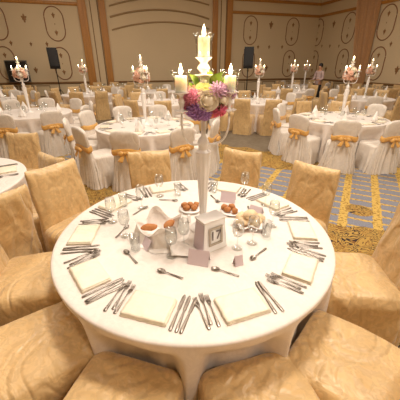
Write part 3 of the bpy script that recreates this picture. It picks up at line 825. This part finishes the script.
# basket of pale rolls
BK = empty('bread_basket', (*hit_z(249, 226, TZ), TZ)); tag(BK, 'low dark woven basket lined with linen, holding pale rolls', 'basket')
mb = MB(); rings = []
for z, r in ((.002, .06), (.012, .082), (.024, .094), (.03, .098), (.03, .092), (.014, .06), (.008, .03)):
    rings.append([(r*(1+.03*math.sin(24*2*PI*j/96))*math.cos(2*PI*j/96), .8*r*(1+.03*math.sin(24*2*PI*j/96))*math.sin(2*PI*j/96), z) for j in range(96)])
mb.loft(rings, True, True).build('wicker_bowl', M['bread'], BK)
rings = []
for r, z in ((.01, .012), (.055, .014), (.08, .028), (.095, .040), (.112, .034)):
    rings.append([(r*(1+.12*math.sin(5*t)+.06*math.sin(11*t))*math.cos(t), .8*r*(1+.12*math.sin(5*t))*math.sin(t), z+.008*math.sin(7*t)*(r > .06)) for t in [2*PI*j/90 for j in range(90)]])
mb = MB().loft(rings, True, False); mb.build('linen_liner', M['basket_cloth'], BK)
bx, by = BK.location.x, BK.location.y
for k, (dx, dy, dz) in enumerate(((-.045, -.015, 0), (.04, -.018, 0), (0, .04, .004), (.065, .03, .002), (.0, -.005, .05), (-.05, .035, .01))):
    put('bread_roll', ROLL, bx+dx, by+dy, TZ+.044+dz, k*.9, 'pale floury roll heaped in the dark basket right of the stem', 'bread', 'pale rolls in the basket')
# linen pocket basket with pastries
LB = empty('linen_basket', (*hit_z(160, 236, TZ), TZ), R(15)); tag(LB, 'white folded linen basket with opened pockets left of the candelabra', 'basket')
LB.scale = (1.22, 1.22, 1.1)
mb = MB(); rings = []
for i, (r, z) in enumerate(((.02, .012), (.07, .010), (.095, .04), (.105, .08), (.115, .098), (.112, .10), (.102, .08), (.118, .04), (.125, .012), (.15, .004), (.152, .002), (.02, .002))):
    ring = []
    for j in range(120):
        t = 2*PI*j/120; q = r*(1+.10*math.cos(4*t))*(1+.03*math.sin(9*t)); zz = z*(1+.35*math.cos(4*t)) if z > .03 else z
        v1 = nz((q*math.cos(t), q*math.sin(t), zz), 14, 3)
        ring.append((q*math.cos(t)+v1[0]*.006, q*math.sin(t)+v1[1]*.006, max(.001, zz+v1[2]*.006*(z > .03))))
    rings.append(ring)
mb.loft(rings, True, True).build('linen_fold', M['basket_cloth'], LB)
mb = MB(); rings = []
for i in range(12):
    t = i/11; rings.append([(.03+.13*t+.0*j, -.10-.11*t+(.10-.07*t)*(j/8-.5)*2, .006+.05*(1-t)*math.exp(-((j/8-.5)*3)**2)+.004*math.sin(j*2+t*5)) for j in range(9)])
o = MB().loft(rings, closed=False)
o.loft([[(p[0], p[1], p[2]-.003) for p in r] for r in rings], closed=False)
o.build('linen_corner', M['basket_cloth'], LB)
CR = blob(MB(), (0, 0, 0), .036, 5, (1.5, .7, .55)).mesh('c'); CR.materials.append(M['bread'])
for k, (dx, dy, rz, w) in enumerate(((-.065, -.005, 10, 'left'), (.06, .035, 60, 'right'))):
    xx, yy = LB.location.x+dx, LB.location.y+dy
    o = put('bread_slice', CR, xx, yy, TZ+.072, R(rz), 'brown crusty bread in the %s pocket of the linen basket' % w, 'bread', 'breads in the linen basket'); o.rotation_euler[0] = R(25)
# salt and pepper
SHK = MB().lathe([(.001, 0), (.014, 0), (.016, .004), (.013, .03), (.010, .042), (.012, .046), (.011, .056), (.002, .06)], 18).mesh('shaker'); SHK.materials.append(M['white_metal'])
for px, w in ((182, 'left'), (189, 'right')):
    x, y = hit_z(px, 222, TZ); put('salt_shaker', SHK, x, y, TZ, 0, '%s one of two small white shakers between linen basket and candelabra' % w, 'shaker', 'shakers on the front table')

# ------------------------------------------------------------------ other tables
rnd2 = random.Random(5)
def sector(a):
    a = (a+180) % 360-180; names = ['near', 'near (just right)', 'near right', 'right (just near)', 'right', 'right (just far)', 'far right', 'far (just right)', 'far', 'far (just left)', 'far left', 'left (just far)', 'left', 'left (just near)', 'near left', 'near (just left)']
    return names[int(round(a/22.5)) % 16]
CBs = {3: make_candelabrum([R(200), R(320), R(80)], .14, True, .68), 4: make_candelabrum([R(20), R(110), R(200), R(290)], .14, True, .68)}
def small_ball(seed):
    rb = random.Random(seed); bl = []
    for k in range(16):
        z = 1-1.7*(k+.5)/16; a = k*2.4; q = math.sqrt(1-z*z)
        bl.append((rb.choice(['rose', 'pom']), rb.choice(['peach', 'cream', 'pink', 'cream', 'peach', 'peach']), (q*math.cos(a), q*math.sin(a), z), .055))
    return flower_ball('flower_arrangement', bl, .14, [((math.cos(k), math.sin(k), -.4+.3*k/3), .07, 'dkgreen') for k in range(6)], seed)
SB = small_ball(21)
TALLCARD = MB().box((0, 0, .075), (.03, .004, .074), 0, .001).mesh('tall_card'); TALLCARD.materials.append(M['white_card'])
def banquet(C, phase, desc, short, ncand, colours, nearlist=None, gob=8, settings=0, lowp=False, cones=4, manual={}, skip=()):
    place(TABLE, (*C, 0), R(phase), 'round banquet table under the white cloth, '+desc, 'table')
    o = put('tablecloth', CLOTH_LO if lowp else CLOTH_SP, C[0], C[1], 0, R(phase), 'white floor-length tablecloth on the table '+desc, 'tablecloth')
    n = 0; cnt = {}
    for i in range(10):
        a = phase+36*i; aa = (a+180) % 360-180
        if i in skip: continue
        A = R(a); x, y = C[0]+1.035*math.sin(A), C[1]-1.035*math.cos(A)
        if not visible(x, y): continue
        col = colours[i % len(colours)]
        if lowp: pr = GOLDL if col == 'g' else WHITEL
        else: pr = GOLD[i % 3] if col == 'g' else WHITE[i % 2]
        cw = 'gold covered chair' if col == 'g' else 'white covered chair with gold bow'
        if lowp: lab = '%s at the distant table %s' % (cw, short); grp = '%s chairs at the table %s' % ('gold' if col == 'g' else 'white', short)
        else:
            sc = sector(a); key = (col, sc); cnt[key] = cnt.get(key, 0)+1
            lab = manual.get(i) or '%s, %s side of table %s' % (cw, sc, short)
            grp = 'chairs at the table '+short
        place(pr, (x, y, 0), A+R(rnd2.uniform(-5, 5)), lab, 'chair', grp)
    if ncand:
        zz = TZ; place(CBs[ncand], (C[0], C[1], zz), 0, 'tall white candelabra on the table '+desc, 'candelabra', 'candelabras on the tables')
        fo = place(SB, (C[0], C[1], 1.585), 0, 'round peach and pink bouquet on the candelabra, table '+short, 'flowers', 'bouquets on the other tables')
        angs = [R(200), R(320), R(80)] if ncand == 3 else [R(20), R(110), R(200), R(290)]
        for a in angs: place(CANDLE_S, (C[0]+.14*math.cos(a), C[1]+.14*math.sin(a), TZ+ARM_Z['cup']+.001), 0, 'lit candle on an arm of the candelabra, table '+short, 'candle', 'arm candles, table '+short)
        place(CANDLE_S, (C[0], C[1], TZ+1.724-.7535+.088), 0, 'lit candle on the top holder of the candelabra, table '+short, 'candle')
    for k in range(gob):
        a = phase+360*k/gob+rnd2.uniform(-8, 8); r = rnd2.uniform(.36, .5); p = local(C, a, 0, r)
        if visible(*p, .7, .9, 5): put('wine_glass', GOB, *p, TZ, 0, 'clear wine glass standing on the table '+short, 'glass', 'wine glasses, table '+short)
    for k in range(cones):
        a = phase+15+360*k/cones+rnd2.uniform(-15, 15); p = local(C, a, 0, .62)
        if visible(*p, .7, .9, 5): put('standing_napkin', CONE, *p, TZ, R(rnd2.uniform(0, 90)), 'white napkin folded into a peak on the table '+short, 'napkin', 'peaked napkins, table '+short)
    for k in range(10):
        a = phase+36*k
        p = local(C, a, 0, .735)
        if not settings or not visible(*p, .7, .8, 3): continue
        put('napkin', NAPS[k % 3], *p, TZ, R(a), 'folded cream napkin at a place on the table '+short, 'napkin', 'flat napkins, table '+short)
        for j in range(2): put('fork', FORK, *local(C, a, -.21+.035*j, .72), TZ, R(a), 'steel fork at a place on the table '+short, 'fork', 'forks, table '+short)
        for j in range(2): put('knife', KNIFE, *local(C, a, .165+.033*j, .72), TZ, R(a), 'steel knife at a place on the table '+short, 'knife', 'knives, table '+short)

T1 = (-1.01, 5.3)
banquet(T1, -3, 'behind the front table, left of its candelabra', 'with tall white cards', 3, 'wwwwwwwwww', settings=1, cones=3, skip=(9,),
        manual={0: 'white covered chair with gold bow, directly above the far left gold chair', 1: 'white covered chair with gold bow just left of the front candelabra stem', 2: 'white covered chair with gold bow just right of the front candelabra stem'})
for k, (dx, dy) in enumerate(((-.13, -.2), (.13, -.16), (.02, -.3))):
    put('menu_card', TALLCARD, T1[0]+dx, T1[1]+dy, TZ, R(10*k-10), 'upright white card on the table behind left of the front candelabra', 'card', 'upright cards on the middle table')
# the chair turned sideways at that table's near left
o = place(WHITE[1], (-1.58, 4.42, 0), R(-44), 'white covered chair with gold bow seen side-on behind the upper left gold chair', 'chair', 'chairs at the table behind left of the front candelabra')
T2 = (2.97, 6.05)
banquet(T2, -22, 'on the blue patterned carpet at right', 'on blue carpet', 3, 'wwwwwggwww', settings=1, cones=5,
        manual={0: 'white covered chair with gold bow nearest the camera on the blue carpet at right', 1: 'white covered chair with orange-gold bow at the right edge on blue carpet'})
T3 = (-3.95, 6.75)
banquet(T3, 10, 'at the left edge of the hall', 'at the left edge', 4, 'wwwwwwwwww', settings=0, cones=4)
T4 = (-2.66, 2.42)
banquet(T4, 88, 'cut by the left edge near the camera', 'cut by the left edge', 0, 'gggggggggg', settings=1, cones=0, gob=4, skip=range(10))
for x_, y_, d_, w_ in ((-2.42, 3.44, 176, 'gold covered chair beyond the small part of a table at the left edge'), (-1.70, 2.47, 146, 'gold covered chair half hidden behind the turned upper left gold chair'), (-1.74, 1.93, 66, 'gold covered chair between the left edge table and the foreground table')):
    place(GOLD[d_ % 3], (x_, y_, 0), R(d_), w_, 'chair', 'chairs at the table cut by the left edge')
banquet((-4.2, 11.1), 5, 'far left below the wooden pilasters', 'below the pilasters', 3, 'ggwgwgggwg', lowp=True)
banquet((1.74, 9.0), -28, 'beyond the grey aisle, below the right loudspeaker', 'below the right loudspeaker', 3, 'ggggwggggg', lowp=True)
banquet((3.8, 12.5), 12, 'far right, second candelabra from the right loudspeaker', 'right of the aisle', 3, 'wgggwggggg', lowp=True)
banquet((5.5, 16.0), 0, 'in the far right corner by the waiter', 'by the standing waiter', 3, 'gwggggwggg', lowp=True)
banquet((5.43, 9.8), 20, 'at far right before the tan drape', 'before the tan drape', 3, 'ggwggwgggw', lowp=True)
banquet((-1.15, 8.75), 8, 'in the middle, without candelabra', 'in the middle', 0, 'gwgggwgggg', lowp=True, cones=6)
banquet((-6.6, 9.3), 0, 'at the far left edge of the frame', 'cut by the far left edge', 0, 'wgggwwggwg', lowp=True)
banquet((-1.9, 12.4), 20, 'in the distance under the arches', 'under the arches', 0, 'ggggwggwgg', lowp=True)
banquet((.5, 14.9), 0, 'against the arched wall', 'against the arched wall', 0, 'gwggggwggg', lowp=True)
banquet((-4.1, 14.0), 10, 'by the wall between pilasters and left loudspeaker', 'right of the left loudspeaker', 0, 'gggwgggggg', lowp=True)
banquet((7.3, 12.7), 0, 'in the distance under the tan drape', 'under the tan drape', 0, 'ggwggggwgg', lowp=True)
banquet((-8.0, 11.8), 14, 'by the wall left of the left loudspeaker', 'left of the left loudspeaker', 0, 'ggggggwggg', lowp=True)

# ------------------------------------------------------------------ loudspeakers on stands
def loudspeaker(x, y, z, rz, lab, lab2):
    st = empty('speaker_stand', (x, y, 0), rz); tag(st, lab2, 'speaker stand', 'loudspeaker stands')
    MB().tube([(0, 0, .15), (0, 0, z-.36)], .018, 10).build('pole', M['black'], st)
    MB().lathe([(.03, .68), (.034, .69), (.034, .76), (.02, .77)], 12).build('collar', M['black'], st)
    for k in range(3):
        a = 2*PI*k/3+.5; MB().tube([(.03*math.cos(a), .03*math.sin(a), .72), (.5*math.cos(a), .5*math.sin(a), .012)], .012, 8).build('leg', M['black'], st)
    sp = empty('loudspeaker', (x, y, z-.36), rz); tag(sp, lab, 'loudspeaker', 'loudspeakers')
    mb = MB(); mb.loft([[(-.2, -.17, zz), (.2, -.17, zz), (.15, .17, zz), (-.15, .17, zz)] for zz in (.0, .72)], True, True); mb.build('cabinet', M['black'], sp, False)
    MB().box((0, -.178, .36), (.185, .008, .34), 0, .006).build('grille', M['grille'], sp)
    MB().lathe([(.03, 0), (.035, .004), (.03, .008)], 14).build('badge', M['frame_grey'], sp).rotation_euler = (R(90), 0, 0)
    sp.children[-1].location = (0, -.188, .09)
loudspeaker((54-200)/280*11.8, 13.2, 1.93, R(22), 'black loudspeaker on a stand before the left wall panel', 'black tripod stand carrying the left loudspeaker')
loudspeaker((248.5-200)/280*11.6, 13.0, 1.95, R(-8), 'black loudspeaker on a stand right of the middle pilasters', 'black tripod stand carrying the right loudspeaker')

# dark display board by the left wall, with a leaning grey post
s_, z_ = hit_back(18, 72, 16.0); x, y = room(s_, 16.0)
DBd = empty('display_screen', (x, y, 0), RA); tag(DBd, 'dark flat screen on a floor stand by the wall at far left', 'screen')
MB().box((0, 0, 1.45), (.42, .03, .42), 0, .01).build('panel', M['screen'], DBd)
MB().box((0, .02, 1.45), (.46, .02, .46), 0, .01).build('bezel', M['frame_grey'], DBd)
MB().box((0, .05, .6), (.04, .02, .59), 0, .01).build('post', M['frame_grey'], DBd)
MB().box((0, .05, .015), (.35, .15, .014), 0, .008).build('foot', M['frame_grey'], DBd)

# ------------------------------------------------------------------ waiter
def skin_obj(name, verts, edges, radii, mat, parent, root=0, sub=2):
    me = bpy.data.meshes.new(name); me.from_pydata(verts, edges, []); o = bpy.data.objects.new(name, me); COL.objects.link(o)
    m = o.modifiers.new('s', 'SKIN'); me.skin_vertices
    for i, r in enumerate(radii): me.skin_vertices[0].data[i].radius = (r, r) if not isinstance(r, tuple) else r
    me.skin_vertices[0].data[root].use_root = True
    s = o.modifiers.new('u', 'SUBSURF'); s.levels = sub; s.render_levels = sub
    bpy.context.view_layer.update()
    m2 = bpy.data.meshes.new_from_object(o.evaluated_get(bpy.context.evaluated_depsgraph_get()))
    bpy.data.objects.remove(o); m2.polygons.foreach_set('use_smooth', [True]*len(m2.polygons)); m2.materials.clear()
    return link(name, m2, mat, parent)
wx, wy = (319-200)/280*13.0, 14.2
W = empty('person', (wx, wy, 0), R(-60)); tag(W, 'person in a pale shirt and black trousers carrying a white plate by the corner', 'person')
V = [(0, 0, .95), (0, 0, 1.12), (0, .01, 1.32), (0, .01, 1.45), (0, -.0, 1.52), (0, -.02, 1.60), (0, -.015, 1.70)]
E = [(i, i+1) for i in range(6)]; Rr = [(.15, .1), (.13, .09), (.15, .1), (.12, .08), (.05, .05), (.075, .09), (.07, .085)]
def limb(base, pts, rs):
    k = base
    for p, r in zip(pts, rs): V.append(p); Rr.append(r); E.append((k, len(V)-1)); k = len(V)-1
    return k
for s in (-1, 1):
    limb(0, [(s*.1, 0, .86), (s*.1, -.01, .5), (s*.1, .02, .1), (s*.1, -.12, .04)], [.085, .06, .04, .035])
    e = limb(3, [(s*.19, 0, 1.42), (s*.23, -.02, 1.14), (s*.16, -.24, 1.1), (s*.13, -.31, 1.1)], [.055, .042, .032, .03])
    for f in range(5):
        fx = (f-2)*.016; limb(e, [(s*.13+fx, -.35, 1.1), (s*.13+fx, -.39, 1.105)], [.009, .008])
skin_obj('body', V, E, Rr, M['skin'], W)
V, E, Rr = [(0, 0, .84), (0, 0, 1.12), (0, .01, 1.32), (0, .01, 1.44)], [(0, 1), (1, 2), (2, 3)], [(.165, .115), (.15, .105), (.165, .115), (.13, .09)]
for s in (-1, 1): limb(3, [(s*.19, 0, 1.42), (s*.23, -.02, 1.14), (s*.17, -.2, 1.1)], [.066, .055, .044])
skin_obj('shirt', V, E, Rr, M['shirt'], W)
V, E, Rr = [(0, 0, .97)], [], [(.16, .112)]
for s in (-1, 1): limb(0, [(s*.1, 0, .84), (s*.1, -.01, .5), (s*.1, .02, .1)], [.1, .078, .065])
skin_obj('trousers', V, E, Rr, M['trousers'], W)
blob(MB(), (0, .02, 1.70), .105, 2, (.85, .95, 1.0)).build('hair', M['hair'], W)
mb = MB(); blob(mb, (0, -.11, 1.62), .014, 1); mb.build('nose', M['skin'], W)
c_, s_ = math.cos(R(-60)), math.sin(R(-60)); px_, py_ = 0, -.42
put('plate', PLATE, wx+px_*c_-py_*s_, wy+px_*s_+py_*c_, 1.112, 0, 'white plate carried in front of the person in the pale shirt', 'plate')

# remove prototypes that were never placed
used = copy_tree.__defaults__[1]
for p in PROTOS:
    if p.name not in used:
        for c in list(p.children_recursive): bpy.data.objects.remove(c)
        bpy.data.objects.remove(p)

# ------------------------------------------------------------------ light
def area(name, loc, size, power, col=(1, .915, .81), rot=(0, 0, 0)):
    l = bpy.data.lights.new(name, 'AREA'); l.shape = 'DISK'; l.size = size; l.energy = power; l.color = col
    o = bpy.data.objects.new(name, l); COL.objects.link(o); o.location = loc; o.rotation_euler = rot; return o
K = 1.0
LAMP = MB().lathe([(.05, -.05), (.4, -.045), (.45, -.02), (.45, 0), (.05, 0)], 40).mesh('ceiling_lamp'); LAMP.materials.append(M['lamp'])
spots = [(.4, 2.5, 235), (3.4, 1.4, 170), (-4.0, 2.4, 70), (-2.6, 6.2, 115), (2.4, 6.4, 150), (-5.6, 10.6, 120), (-.8, 10.6, 125), (4.2, 11, 130), (2.6, -2.2, 130)]
for i, (x, y, p) in enumerate(spots):
    area('ceiling_light', (x, y, HC-.07), .9, p*K)
    o = put('ceiling_lamp', LAMP, x, y, HC-.001, 0, 'round glowing lamp flush on the ceiling, above the frame', 'lamp', 'round ceiling lamps')
for a in AR:
    l = bpy.data.lights.new('candle_light', 'POINT'); l.energy = 2.5; l.color = (1, .7, .4); l.shadow_soft_size = .02
    o = bpy.data.objects.new('candle_light', l); COL.objects.link(o); o.location = (CX+.012+.15*math.cos(a), CY+.15*math.sin(a), TZ+ARM_Z['cup']+.15)
w = bpy.data.worlds.new('world'); bpy.context.scene.world = w; w.use_nodes = True
w.node_tree.nodes['Background'].inputs[0].default_value = (.9, .7, .5, 1); w.node_tree.nodes['Background'].inputs[1].default_value = .05
vs = bpy.context.scene.view_settings
vs.view_transform = 'Standard'; vs.look = 'None'; vs.exposure = -.25; vs.gamma = 1
vs.use_curve_mapping = False
print('objects', len(bpy.data.objects))
